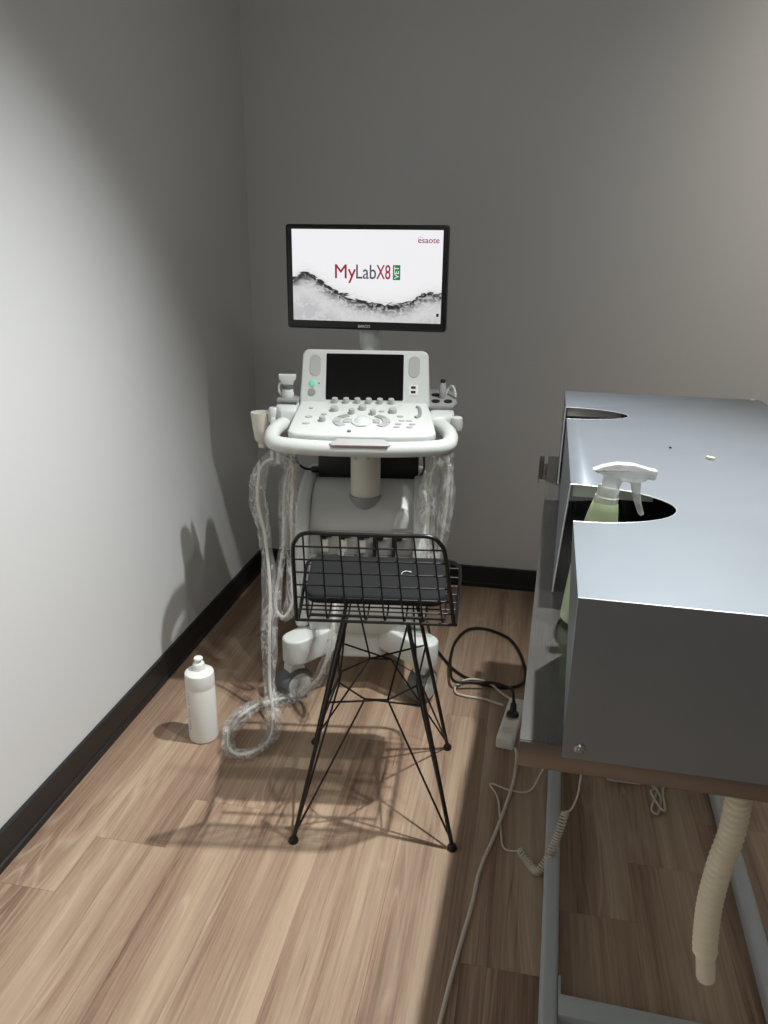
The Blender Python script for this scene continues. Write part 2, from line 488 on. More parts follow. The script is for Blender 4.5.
def baseboard(name, a, b, inward):
    a, b, n = Vector(a), Vector(b), Vector(inward)
    bm = bmesh.new(); A = [bm.verts.new(a + n * p + Vector((0, 0, q))) for p, q in prof]; B = [bm.verts.new(b + n * p + Vector((0, 0, q))) for p, q in prof]
    m_ = len(prof)
    for i in range(m_): bm.faces.new((A[i], A[(i + 1) % m_], B[(i + 1) % m_], B[i]))
    bm.faces.new(A); bm.faces.new(B[::-1])
    return struct(obj(name, bm, 'baseboard', smooth=False))


baseboard('baseboard_left', (XL, YF, 0), (XL, YB, 0), (1, 0, 0))
baseboard('baseboard_back', (XL + 0.017, YB, 0), (XR - 0.017, YB, 0), (0, -1, 0))
baseboard('baseboard_right', (XR, YF, 0), (XR, YB, 0), (-1, 0, 0))

# ------------------------------------------------------------------ ultrasound machine (local: x right, y to its back, z up)
AM = R(9)
us = thing('ultrasound_machine', 'white ultrasound scanner on casters with lit monitor, keyboard console and curved handle', 'ultrasound machine', (-0.49, 2.2, 0), AM)
# chassis: side profile (y,z) swept over x
MX = lambda x0: Matrix(((0, 0, 1, x0), (1, 0, 0, 0), (0, 1, 0, 0), (0, 0, 0, 1)))     # profile (y,z) extruded along +x
grey_prof = [(0.125, 0.40), (0.135, 0.50), (0.19, 0.50), (0.19, 0.595), (0.20, 0.612), (0.215, 0.64), (0.245, 0.672), (0.29, 0.697), (0.35, 0.709), (0.50, 0.709), (0.60, 0.69), (0.62, 0.40)]
obj('upper_body', prism(grey_prof, 0.352, 0.004, 2, MX(-0.180)), 'body_grey', us)
side_prof = [(0.13, 0.25), (0.105, 0.28), (0.10, 0.40), (0.115, 0.50), (0.15, 0.585), (0.18, 0.632), (0.225, 0.68), (0.28, 0.708), (0.35, 0.722), (0.52, 0.722), (0.62, 0.70), (0.645, 0.50), (0.645, 0.25)]
for s in (-1, 1):
    obj('side_shell', prism(side_prof, 0.046, 0.012, 3, MX(0.171 if s > 0 else -0.227)), 'white_plastic', us)
lower = [(0.12, 0.235), (0.10, 0.26), (0.10, 0.40), (0.125, 0.42), (0.62, 0.42), (0.63, 0.235)]
obj('lower_body', prism(lower, 0.35, 0.014, 3, MX(-0.178)), 'white_plastic', us)
obj('base_hub', prism(rrect(0.19, 0.50, 0.05, 6, 0.0, 0.37), 0.115, 0.012, 3, Matrix.Translation((-0.004, 0, 0.14))), 'white_plastic', us)
# connector row
cp = obj('connector_panel', rbox((0, 0.187, 0.545), (0.335, 0.008, 0.085), 0.002), 'pale_grey', us)
for i in range(5):
    x = -0.128 + 0.064 * i
    obj('connector_socket', join(rbox((x + 0.004, 0.181, 0.572), (0.040, 0.008, 0.014), 0.002), rbox((x - 0.004, 0.180, 0.563), (0.016, 0.01, 0.012), 0.002)), 'black_plastic', cp)
    if i < 3:
        obj('connector_lever', rbox((x, 0.170, 0.540), (0.026, 0.03, 0.038), 0.004), 'offwhite', cp)
    else:
        obj('connector_lever', rbox((x - 0.022, 0.172, 0.535), (0.013, 0.026, 0.07), 0.003), 'black_plastic', cp)
        obj('lever_knob', lathe([(0.002, -0.006), (0.010, -0.005), (0.012, 0), (0.010, 0.005), (0.002, 0.006)], 16, Matrix.Translation((x + 0.016, 0.176, 0.575)) @ Matrix.Rotation(R(90), 4, 'X')), 'white_plastic', cp)
obj('port_cover', prism([(0.10, 0.598), (0.155, 0.598), (0.155, 0.645), (0.148, 0.662), (0.135, 0.668), (0.122, 0.660), (0.112, 0.640)], 0.035, 0.008, 3,
                        Matrix.Translation((0, 0.212, 0)) @ Matrix.Rotation(R(90), 4, 'X')), 'white_plastic', us)
# black module behind the column
rm = obj('rear_module', rbox((0.007, 0.46, 0.750), (0.36, 0.10, 0.09), 0.004), 'black_plastic', us)
obj('module_plug', rbox((-0.185, 0.42, 0.735), (0.03, 0.022, 0.02), 0.005), 'black_plastic', rm)
obj('module_lead', tube(smooth_path([(-0.198, 0.42, 0.735), (-0.225, 0.40, 0.745), (-0.245, 0.36, 0.785), (-0.245, 0.30, 0.86), (-0.22, 0.24, 0.925)], 6), 0.0045, 6), 'cable_black', rm)
obj('module_lead', tube(smooth_path([(0.195, 0.42, 0.72), (0.205, 0.36, 0.76), (0.200, 0.28, 0.86), (0.20, 0.22, 0.93)], 6), 0.004, 6), 'cable_black', rm)
# column
col = obj('lift_column', lathe([(0.051, 0.62), (0.051, 0.90), (0.051, 0.925)], 36, Matrix.Translation((0.004, 0.285, 0))), 'offwhite', us)
obj('column_collar', lathe([(0.0580, 0.60), (0.0580, 0.686), (0.056, 0.690), (0.051, 0.690)], 36, Matrix.Translation((0.004, 0.283, 0))), 'grey_plastic', col)
# base arms and casters
for s in (-1, 1):
    e = Vector((0.219 * s, 0.07, 0)); i0 = Vector((0.045 * s, 0.21, 0))
    d = (e - i0).normalized(); nrm = Vector((-d.y, d.x, 0)); hw0, hw1 = 0.06, 0.046
    pts = [i0 - nrm * hw0, e - nrm * hw1]
    for k in range(1, 8):
        a = -PI / 2 + PI * k / 8; pts.append(e + d * (math.cos(a) * hw1) + nrm * (math.sin(a) * hw1))
    pts += [e + nrm * hw1, i0 + nrm * hw0]
    bm = prism([(p.x, p.y) for p in pts], 0.090, 0.008, 3)
    for v in bm.verts:
        t = (Vector((v.co.x, v.co.y, 0)) - i0).dot(d) / (e - i0).length
        v.co.z += 0.156 + 0.03 * max(0, 1 - t)
    obj('base_arm', bm, 'white_plastic', us)
    obj('base_arm', rbox((0.19 * s, 0.62, 0.19), (0.12, 0.16, 0.09), 0.02, 3), 'white_plastic', us)


def caster(x, y, yaw, r):
    """x,y the ground point; yaw the heading of the disc's outer normal"""
    rot = Matrix.Translation((x, y, r)) @ Matrix.Rotation(yaw, 4, 'Z')     # local +x = disc normal
    c = obj('caster', join(prism([(-0.026, 0.012), (0.032, 0.012), (0.030, 0.060), (0.022, 0.085), (0.018, 0.110), (-0.016, 0.110), (-0.022, 0.085), (-0.03, 0.05)], 0.05, 0.006, 2,
                                 rot @ Matrix.Translation((-0.025, 0, 0)) @ Matrix(((0, 0, 1, 0), (1, 0, 0, 0), (0, 1, 0, 0), (0, 0, 0, 1)))),
                          lathe([(0.012, 0), (0.012, 0.14 - r)], 14, Matrix.Translation((x, y, r)) @ Matrix.Translation((0, 0, 0.03)))), 'white_plastic', us)
    ax = rot @ Matrix.Rotation(R(90), 4, 'Y')
    obj('tyre', lathe([(r * 0.72, -0.033), (r * 0.9, -0.033), (r, -0.025), (r, 0.025), (r * 0.9, 0.033), (r * 0.72, 0.033)], 32, ax), 'dark_grey', c)
    obj('hub_cap', lathe([(r * 0.74, -0.036), (r * 0.74, 0.034), (r * 0.70, 0.037), (r * 0.3, 0.039), (r * 0.1, 0.039)], 28, ax), 'pale_grey', c)


caster(-0.230, 0.085, R(-50), 0.061)
caster(0.214, 0.095, R(-28), 0.061)
caster(-0.19, 0.66, R(-70), 0.058)
caster(0.19, 0.66, R(-40), 0.058)

# console tray under the keyboard
obj('console_tray', prism([(-0.17, 0.10), (-0.14, 0.07), (0.14, 0.07), (0.17, 0.10), (0.21, 0.22), (0.21, 0.30), (-0.21, 0.30), (-0.21, 0.22)], 0.05, 0.014, 3, Matrix.Translation((0, 0, 0.905))), 'pale_grey', us)
# handle: a bent tube, flattened, running round the front
hp = [(-0.205, 0.235, 0.955), (-0.245, 0.20, 0.955), (-0.273, 0.13, 0.947), (-0.276, 0.065, 0.936), (-0.255, 0.020, 0.929), (-0.19, 0.002, 0.925), (-0.09, -0.004, 0.922), (0, -0.005, 0.922),
      (0.09, -0.004, 0.922), (0.19, 0.002, 0.925), (0.255, 0.020, 0.929), (0.276, 0.065, 0.936), (0.273, 0.13, 0.947), (0.245, 0.20, 0.955), (0.205, 0.235, 0.955)]
handle = obj('handle', tube(smooth_path(hp, 6), 0.0235, 14), 'white_plastic', us)
obj('grip_plate', prism([(-0.092, -0.012), (-0.084, -0.021), (0.084, -0.021), (0.092, -0.012), (0.070, 0.018), (-0.070, 0.018)], 0.006, 0.002, 2, Matrix.Translation((0.003, -0.008, 0.941)) @ Matrix.Rotation(R(18), 4, 'X')), 'pale_grey', handle)
obj('grip_stripe', rbox((0.003, -0.0285, 0.9335), (0.165, 0.002, 0.0018), 0.0006), 'red_line', handle)
for x in (-0.012, 0.026):
    obj('handle_clip', rbox((x, 0.004, 0.896), (0.010, 0.02, 0.016), 0.002), 'pale_grey', handle)
for s in (-1, 1):
    obj('cable_hook', join(rbox((0.244 * s, 0.04, 0.900), (0.05, 0.022, 0.022), 0.008), rbox((0.25 * s, 0.035, 0.88), (0.016, 0.018, 0.04), 0.006), rbox((0.268 * s, 0.03, 0.888), (0.013, 0.014, 0.03), 0.004)), 'white_plastic', handle)

# keyboard: sloped slab
th = math.atan2(0.05, 0.2)
KP = frame_mtx((0, 0.05, 0.967), (1, 0, 0), (0, math.cos(th), math.sin(th)))         # keyboard plane
kb_out = [(-0.205, 0.0)]
for k in range(1, 6):
    a = PI + PI / 2 * k / 6; kb_out.append((-0.165 + 0.040 * math.cos(a), 0.0 + 0.03 * math.sin(a)))
kb_out += [(-0.12, -0.036), (0, -0.040), (0.12, -0.036)]
for k in range(1, 6):
    a = -PI / 2 + PI / 2 * k / 6; kb_out.append((0.170 + 0.040 * math.cos(a), 0.0 + 0.03 * math.sin(a)))
kb_out += [(0.212, 0.0), (0.212, 0.12), (0.207, 0.205), (-0.207, 0.205), (-0.207, 0.12)]
kb_out = [(x * (1.085 - 0.41 * min(max(y, 0), 0.205)), y) for x, y in kb_out]
kb = obj('keyboard', prism(kb_out, 0.034, 0.007, 3, KP @ Matrix.Translation((0, 0, -0.034))), 'white_plastic', us)
obj('keyboard_rim', prism([(x * 1.01, y * 1.0 - 0.001) for x, y in kb_out], 0.022, 0.008, 3, KP @ Matrix.Translation((0, 0, -0.052))), 'white_plastic', kb)


def on(P, bm): bm.transform(P); return bm


def knob(P, x, y, r, h, m='pale_grey', par=kb):
    return obj('knob', on(P, lathe([(r, 0), (r, h * 0.75), (r * 0.85, h), (r * 0.3, h)], 18, Matrix.Translation((x, y, 0)))), m, par)


for x, y, r, h in ((-0.091, 0.136, 0.013, 0.014), (-0.002, 0.150, 0.013, 0.014), (0.096, 0.130, 0.013, 0.014), (-0.034, 0.117, 0.010, 0.016), (0.033, 0.113, 0.010, 0.016), (-0.122, 0.061, 0.0105, 0.016)):
    knob(KP, x, y, r, h, 'pale_grey')
# ring of keys round the trackball
RC = (0.0, 0.060)


def arc_key(a0, a1, r0, r1, m, sx=1.0, sy=0.62):
    pts = [(RC[0] + r1 * sx * math.cos(R(a0 + (a1 - a0) * k / 8)), RC[1] + r1 * sy * math.sin(R(a0 + (a1 - a0) * k / 8))) for k in range(9)]
    pts += [(RC[0] + r0 * sx * math.cos(R(a1 + (a0 - a1) * k / 8)), RC[1] + r0 * sy * math.sin(R(a1 + (a0 - a1) * k / 8))) for k in range(9)]
    return obj('key', on(KP, prism(pts, 0.0035, 0.0008, 1)), m, kb)


for a0, a1, m_ in ((125, 150, 'grey_plastic'), (153, 187, 'pale_grey'), (190, 222, 'pale_grey'), (318, 350, 'pale_grey'), (353, 387, 'pale_grey'), (30, 55, 'grey_plastic')):
    arc_key(a0, a1, 0.066, 0.090, m_)
for a0, a1 in ((75, 105), (150, 200), (-20, 30), (255, 285)):
    arc_key(a0, a1, 0.038, 0.058, 'pale_grey')
obj('trackball', on(KP, lathe([(0.033, 0), (0.033, 0.003), (0.029, 0.005), (0.025, 0.004), (0.018, 0.010), (0.008, 0.014), (0.001, 0.0145)], 28, Matrix.Translation((RC[0], RC[1], 0)))), 'white_plastic', kb)
for x, y, a, b in ((-0.168, 0.150, 0.008, 0.005), (-0.121, 0.106, 0.010, 0.005), (-0.168, 0.086, 0.012, 0.006), (-0.171, 0.039, 0.012, 0.006), (0.061, 0.133, 0.010, 0.005), (0.120, 0.099, 0.010, 0.005),
                   (0.125, 0.069, 0.010, 0.003), (0.148, 0.069, 0.010, 0.003), (0.115, 0.046, 0.010, 0.005), (0.158, 0.046, 0.010, 0.005), (0.110, 0.025, 0.010, 0.005), (0.150, 0.025, 0.010, 0.005)):
    obj('key', on(KP, prism(ellipse(a, b, 16, x, y), 0.003, 0.0006, 1)), 'pale_grey', kb)
obj('key', on(KP, prism(ellipse(0.006, 0.006, 14, -0.034, -0.009), 0.003)), 'dark_grey', kb)
sl = [(0.172, 0.170), (0.180, 0.160), (0.183, 0.130), (0.180, 0.105), (0.168, 0.092)]
obj('slider_bank', tube([KP @ Vector((x, y, 0.001)) for x, y in [tuple(p)[:2] for p in smooth_path([(a, b, 0) for a, b in sl], 4)]], 0.006, 8), 'grey_plastic', kb)

# touch panel: leaning slab with rounded shoulders
ph = math.atan2(0.16, 0.06)
TP = frame_mtx((0, 0.25, 1.015), (1, 0, 0), (0, math.cos(ph), math.sin(ph)))
tp_out = [(-0.213, -0.012), (0.215, -0.012), (0.209, 0.148)]
for k in range(0, 7): tp_out.append((0.187 + 0.022 * math.cos(R(15 * k)), 0.151 + 0.022 * math.sin(R(15 * k))))
for k in range(0, 7): tp_out.append((-0.184 + 0.022 * math.cos(R(90 + 15 * k)), 0.151 + 0.022 * math.sin(R(90 + 15 * k))))
tp_out.append((-0.206, 0.148))
tp = obj('touch_panel', prism(tp_out, 0.042, 0.006, 3, TP @ Matrix.Translation((0, 0, -0.042))), 'white_plastic', us)
obj('touch_screen', on(TP, prism(rrect(0.254, 0.152, 0.003, 3, 0.0, 0.083), 0.0015, 0.0004, 1)), 'black_glass', tp)
for x in (-0.163, 0.162):
    sg = obj('speaker_grille', on(TP, prism(rrect(0.036, 0.070, 0.0178, 8, x, 0.119), 0.0022, 0.0008, 1)), 'pale_grey', tp)
pb = obj('power_button', on(TP, lathe([(0.0115, 0), (0.0115, 0.003), (0.009, 0.0045), (0.003, 0.004)], 20, Matrix.Translation((-0.171, 0.060, 0)))), 'green_light', tp)
obj('round_button', on(TP, lathe([(0.0125, 0), (0.0125, 0.003), (0.010, 0.0042), (0.003, 0.0035)], 20, Matrix.Translation((-0.173, 0.031, 0)))), 'grey_plastic', tp)
obj('indicator_dot', on(TP, prism(ellipse(0.0028, 0.0028, 10, -0.150, 0.060), 0.001)), 'dark_grey', tp)
us_plate = obj('port_plate', on(TP, prism(rrect(0.030, 0.034, 0.003, 3, 0.161, 0.042), 0.0015)), 'bottle_white', tp)
for y in (0.051, 0.036):
    obj('port_slot', on(TP, prism(rrect(0.015, 0.008, 0.001, 2, 0.160, y), 0.0025)), 'black_plastic', us_plate)
obj('top_vent', on(TP, prism(rrect(0.11, 0.010, 0.003, 3, 0.135, 0.174), 0.006, 0, 1, Matrix.Translation((0, 0, -0.025)))), 'dark_grey', tp)
obj('top_vent', on(TP, prism(rrect(0.11, 0.010, 0.003, 3, -0.10, 0.174), 0.006, 0, 1, Matrix.Translation((0, 0, -0.025)))), 'dark_grey', tp)
for k in range(6):
    x = -0.095 + 0.0368 * k
    kk = obj('knob', lathe([(0.0105, 0), (0.0105, 0.010), (0.009, 0.016), (0.003, 0.017)], 18, KP @ Matrix.Translation((x, 0.196, 0))), 'pale_grey', kb)

# side holders
lh = obj('probe_holder', prism([(-0.214, 0.175), (-0.214, 0.27), (-0.268, 0.27), (-0.287, 0.255), (-0.287, 0.21), (-0.262, 0.175)], 0.075, 0.012, 3, Matrix.Translation((0, 0, 0.925))), 'white_plastic', us)
for v in lh.data.vertices: v.co.z += (v.co.y - 0.18) * 0.22
obj('holder_tray', rbox((-0.248, 0.25, 1.022), (0.070, 0.07, 0.012), 0.004), 'grey_plastic', lh)
obj('holder_boot', lathe([(0.018, -0.02), (0.020, 0.0), (0.018, 0.022), (0.014, 0.028)], 18, Matrix.Translation((-0.292, 0.215, 0.972))), 'white_plastic', lh)
obj('holder_boot', rbox((-0.292, 0.20, 0.945), (0.018, 0.03, 0.05), 0.006), 'white_plastic', lh)
RT = Matrix.Translation((0, 0.29, 1.004)) @ Matrix.Rotation(R(14), 4, 'X') @ Matrix.Translation((0, -0.29, -0.992))
rh = obj('probe_holder', prism([(0.214, 0.185), (0.262, 0.185), (0.284, 0.21), (0.296, 0.235), (0.296, 0.31), (0.28, 0.33), (0.214, 0.33)], 0.055, 0.014, 3, Matrix.Translation((0, 0, 0.928))), 'white_plastic', us)
for v in rh.data.vertices: v.co.z += (v.co.y - 0.18) * 0.15
obj('holder_tray', prism([(0.214, 0.25), (0.290, 0.25), (0.306, 0.28), (0.302, 0.36), (0.283, 0.385), (0.214, 0.385)], 0.014, 0.004, 2, RT @ Matrix.Translation((0, 0, 0.992))), 'grey_plastic', rh)
for x, y in ((0.235, 0.285), (0.276, 0.285), (0.236, 0.335)):
    obj('holder_hole', lathe([(0.014, 0), (0.014, 0.0015), (0.012, 0.002)], 16, RT @ Matrix.Translation((x, y, 1.006))), 'black_plastic', rh)
obj('holder_boot', lathe([(0.016, -0.025), (0.020, -0.01), (0.018, 0.016), (0.012, 0.02)], 18, Matrix.Translation((0.303, 0.21, 0.962))), 'white_plastic', rh)

# cup hooked to the left of the handle
cup = obj('gel_cup', lathe([(0.013, -0.070), (0.014, -0.055), (0.024, -0.045), (0.031, 0.0), (0.0355, 0.048), (0.033, 0.048), (0.029, 0.0), (0.022, -0.035), (0.003, -0.038)], 28, Matrix.Translation((-0.338, 0.24, 0.930))), 'offwhite', us)
obj('cup_bracket', rbox((-0.300, 0.235, 0.930), (0.026, 0.02, 0.03), 0.004), 'offwhite', cup)

# monitor post and monitor (faces straight ahead: turned back against the body)
obj('monitor_post', join(lathe([(0.036, 1.08), (0.036, 1.20), (0.033, 1.225), (0.028, 1.235)], 24, Matrix.Translation((0.010, 0.445, 0))),
                         rbox((0.010, 0.445, 1.205), (0.075, 0.045, 0.06), 0.012, 3), rbox((0.010, 0.37, 1.02), (0.10, 0.19, 0.14), 0.02, 3)), 'white_plastic', us)
mon = obj('monitor', rbox((0, 0, 0), (0.540, 0.042, 0.332), 0.009, 3), 'black_plastic', us)
mon.matrix_local = Matrix.Translation((-0.0025, 0.405, 1.3986)) @ Matrix.Rotation(-AM, 4, 'Z')
obj('rear_shell', rbox((0, 0.035, 0.0), (0.36, 0.045, 0.22), 0.015, 3), 'black_plastic', mon)
SW, SH, SX, SZ = 0.5000, 0.2890, 0.0030, 0.0062
scr = obj('screen', rbox((SX, -0.0212, SZ), (SW, 0.0012, SH)), 'screen', mon, smooth=False)
FR = lambda fx, fy: frame_mtx((SX + (fx - 0.5) * SW, -0.0222, SZ + (0.5 - fy) * SH), (1, 0, 0), (0, 0, 1))
ZF = lambda fx, fy, d=0.0: Matrix.Translation((SX + (fx - 0.5) * SW, -0.0222 - d, SZ + (0.5 - fy) * SH)) @ Matrix.Rotation(R(90), 4, 'X')
# lettering of the start-up picture
CH = 0.044
text('lettering', 'My', CH, 'ink_red', mon, ZF(0.362, 0.525), width=0.070, bold=0.0005)
text('lettering', 'Lab', CH, 'ink_grey', mon, ZF(0.501, 0.525), width=0.066, bold=0.0004)
text('lettering', 'X8', CH, 'ink_red', mon, ZF(0.616, 0.525), width=0.046, bold=0.0005)
gb = obj('green_tag', rbox((0, 0, 0), (0.0245, 0.0465, 0.0006)), 'ink_green', mon, smooth=False)
gb.data.transform(ZF(0.703, 0.452))
text('lettering', 'VET', 0.0155, 'ink_white', mon, bold=0.0003, mtx=ZF(0.703 + 0.016, 0.452, 0.0008) @ Matrix.Rotation(R(90), 4, 'Z'), width=0.038)
text('lettering', 'esaote', 0.0175, 'ink_maroon', mon, ZF(0.908, 0.135), width=0.068, bold=0.0003)
dots = join(*[prism(ellipse(0.0013, 0.0013, 8, 0.0085 * math.cos(R(a)) - 0.0300, 0.0085 * math.sin(R(a)) + 0.010), 0.0003, 0, 1) for a in (60, 95, 130, 165)])
dots.transform(ZF(0.915, 0.135)); obj('lettering', dots, 'ink_maroon', mon)
obj('screen_icon', rbox((SX + 0.479 * SW, -0.0222, SZ - 0.405 * SH), (0.008, 0.0006, 0.010)), 'black_plastic', mon, smooth=False)
text('lettering', 'BARCO', 0.0085, 'bezel_print', mon, bold=0.0004, mtx=Matrix.Translation((-0.003, -0.0213, -0.158)) @ Matrix.Rotation(R(90), 4, 'X'), width=0.040)

# ------------------------------------------------------------------ probes standing in the holders
MW = Matrix.Translation((-0.49, 2.2, 0)) @ Matrix.Rotation(AM, 4, 'Z')
wl = lambda x, y, z: tuple(MW @ Vector((x, y, z)))
pr = thing('ultrasound_probe', 'white flared transducer standing in the left holder above the cream cup', 'probe', wl(-0.250, 0.25, 1.0285), AM)
obj('probe_head', prism([(-0.017, 0.040), (0.017, 0.040), (0.021, 0.052), (0.027, 0.058), (0.028, 0.074), (-0.028, 0.074), (-0.027, 0.058), (-0.021, 0.052)], 0.022, 0.004, 2, Matrix.Translation((0, 0.011, 0)) @ Matrix.Rotation(R(90), 4, 'X')), 'white_plastic', pr)
obj('probe_collar', lathe([(0.015, 0.026), (0.017, 0.028), (0.017, 0.038), (0.013, 0.040)], 18), 'dark_grey', pr)
obj('probe_body', lathe([(0.019, 0.0), (0.020, 0.012), (0.017, 0.026)], 20), 'white_plastic', pr)
obj('probe_lead', tube(smooth_path([(-0.018, 0, 0.004), (-0.028, 0, 0.02), (-0.026, 0, 0.042), (-0.016, 0, 0.046)], 5), 0.0045, 8), 'white_plastic', pr)
pr = thing('ultrasound_probe', 'slim grey pencil probe with black tip standing in the right holder tray', 'probe', wl(0.258, 0.31, 1.022), AM)
obj('probe_body', lathe([(0.009, 0), (0.011, 0.01), (0.0125, 0.035), (0.010, 0.045), (0.0095, 0.052)], 16), 'pale_grey', pr)
obj('probe_tip', lathe([(0.0085, 0.052), (0.0085, 0.060), (0.006, 0.063), (0.002, 0.064)], 14), 'black_plastic', pr)
obj('probe_lead', tube(smooth_path([(0.008, 0.012, 0.004), (0.022, 0.02, 0.03), (0.034, 0.01, 0.038), (0.042, 0, 0.02), (0.043, -0.005, 0.005)], 5), 0.004, 8), 'white_plastic', pr)


# ------------------------------------------------------------------ transducer cables in clear sleeves
def sleeve(path, rad, seed, n=8, seg=14, flat=0.62):
    P = smooth_path(path, n)
    ln = len(P)

    def jit(i, k):
        q = mnoise.noise(Vector((i * 0.27 + seed, math.cos(2 * PI * k / seg) * 1.3, math.sin(2 * PI * k / seg) * 1.3)))
        q2 = mnoise.noise(Vector((i * 0.9 + seed * 3, k * 1.7, seed)))
        return 1.0 + 0.32 * q + 0.07 * q2
    pinch = lambda t: rad * (0.72 + 0.38 * abs(math.sin(t * ln / n * 1.15 + seed)))
    return tube(P, pinch, seg, jitter=jit, caps=False, flat=flat)


def sheathed(label, path, cable_r, sleeve_r, seed, group=None):
    t = thing('probe_cable', label, 'cable', path[0], 0)
    rel = [tuple(Vector(p) - Vector(path[0])) for p in path]
    obj('cable', tube(smooth_path(rel, 8), cable_r, 8), 'cable_white', t)
    obj('plastic_sleeve', sleeve(rel, sleeve_r, seed), 'film', t, angle=180)
    return t


sheathed('white cable in clear plastic sleeve hanging to a loop on floor beside the bottle',
         [(-0.722, 2.205, 0.885), (-0.765, 2.205, 0.874), (-0.808, 2.21, 0.835), (-0.825, 2.215, 0.729), (-0.806, 2.22, 0.60), (-0.790, 2.20, 0.426), (-0.788, 2.17, 0.263), (-0.778, 2.13, 0.115), (-0.745, 2.06, 0.048),
          (-0.725, 1.975, 0.024), (-0.745, 1.905, 0.022), (-0.795, 1.872, 0.022), (-0.838, 1.905, 0.022), (-0.866, 1.985, 0.022), (-0.860, 2.070, 0.022), (-0.828, 2.135, 0.024), (-0.752, 2.190, 0.028), (-0.690, 2.215, 0.05),
          (-0.632, 2.170, 0.12), (-0.592, 2.125, 0.20), (-0.560, 2.115, 0.30), (-0.560, 2.155, 0.40), (-0.565, 2.245, 0.50), (-0.575, 2.335, 0.535)], 0.0054, 0.027, 1.3)
sheathed('short white cable loop in crinkled clear plastic hanging against the left side of the scanner',
         [(-0.722, 2.215, 0.880), (-0.712, 2.235, 0.84), (-0.716, 2.24, 0.778), (-0.722, 2.24, 0.69), (-0.724, 2.24, 0.59), (-0.724, 2.235, 0.48), (-0.722, 2.225, 0.38), (-0.750, 2.215, 0.325), (-0.780, 2.22, 0.36),
          (-0.772, 2.24, 0.46), (-0.752, 2.24, 0.58), (-0.750, 2.25, 0.70), (-0.738, 2.25, 0.80), (-0.705, 2.27, 0.90)], 0.0048, 0.027, 4.1)
sheathed('clear sleeved white cable hanging outermost below the right end of the handle',
         [(-0.240, 2.262, 0.900), (-0.230, 2.275, 0.865), (-0.227, 2.285, 0.80), (-0.232, 2.29, 0.70), (-0.244, 2.295, 0.60), (-0.252, 2.30, 0.50), (-0.235, 2.32, 0.42), (-0.262, 2.33, 0.40), (-0.292, 2.34, 0.47)], 0.0048, 0.029, 7.7)
sheathed('clear sleeved white cable hanging beside the right side shell of the scanner',
         [(-0.244, 2.265, 0.895), (-0.268, 2.275, 0.862), (-0.283, 2.285, 0.80), (-0.287, 2.29, 0.70), (-0.284, 2.29, 0.60), (-0.276, 2.29, 0.51), (-0.270, 2.31, 0.44)], 0.0045, 0.031, 11.2)

# ------------------------------------------------------------------ wire stool with low basket back, seen from behind
AC = R(8)
st = thing('wire_stool', 'black wire basket stool with low back and splayed rod legs before the scanner', 'stool', (-0.35, 1.82, 0), AC)
ZS = 0.620
rad_main, rad_wire = 0.0052, 0.0024
T = [(-0.078, -0.118, ZS - 0.012), (0.078, -0.118, ZS - 0.012), (0.085, 0.14, ZS - 0.012), (-0.085, 0.14, ZS - 0.012)]
F = [(-0.21, -0.215, 0.008), (0.21, -0.215, 0.008), (0.21, 0.215, 0.008), (-0.21, 0.215, 0.008)]
lerp = lambda a, b, t: tuple(a[i] + (b[i] - a[i]) * t for i in range(3))
for i in range(4):
    lg = obj('leg', tube([T[i], lerp(T[i], F[i], 0.5), F[i]], 0.0058, 10), 'wire', st)
    obj('foot_glide', lathe([(0.012, 0.0), (0.0135, 0.004), (0.0125, 0.010), (0.008, 0.016)], 16, Matrix.Translation((F[i][0], F[i][1], 0))), 'black_plastic', lg)
# inner web of thin rods: two nodes on every side
zn = 0.375
NA = [(-0.030, -0.105, zn), (0.105, -0.030, zn), (0.030, 0.105, zn), (-0.105, 0.030, zn)]
NB = [(0.030, -0.105, zn), (0.105, 0.030, zn), (-0.030, 0.105, zn), (-0.105, -0.030, zn)]
for i in range(4):
    j = (i + 1) % 4
    obj('strut', tube([lerp(T[i], F[i], 0.97), NA[i], lerp(T[j], F[j], 0.36)], 0.0030, 7), 'wire', st)
    obj('strut', tube([lerp(T[j], F[j], 0.97), NB[i], lerp(T[i], F[i], 0.36)], 0.0030, 7), 'wire', st)
    obj('strut', tube([T[i], NB[(i + 3) % 4], NA[i], NB[i]], 0.0028, 7), 'wire', st)
    obj('strut', tube([T[j], NB[i], NA[j]], 0.0028, 7), 'wire', st)
# basket shell: back runs from the rear edge up, seat from the rear edge forward
YR, YFr, ZT = -0.135, 0.235, 0.863


def back_pt(x, t):                     # t 0 bottom .. 1 top
    return (x * (1 - 0.10 * t) - 0.004 - 0.0175 * t, YR - 0.042 * t, ZS - 0.004 + (ZT - ZS + 0.004) * t)


def seat_pt(x, t):                     # t 0 rear .. 1 front
    return (x * (1 + 0.15 * t), YR + (YFr - YR) * t, ZS - 0.004 + 0.018 * t ** 2 - 0.012 * math.sin(PI * t))


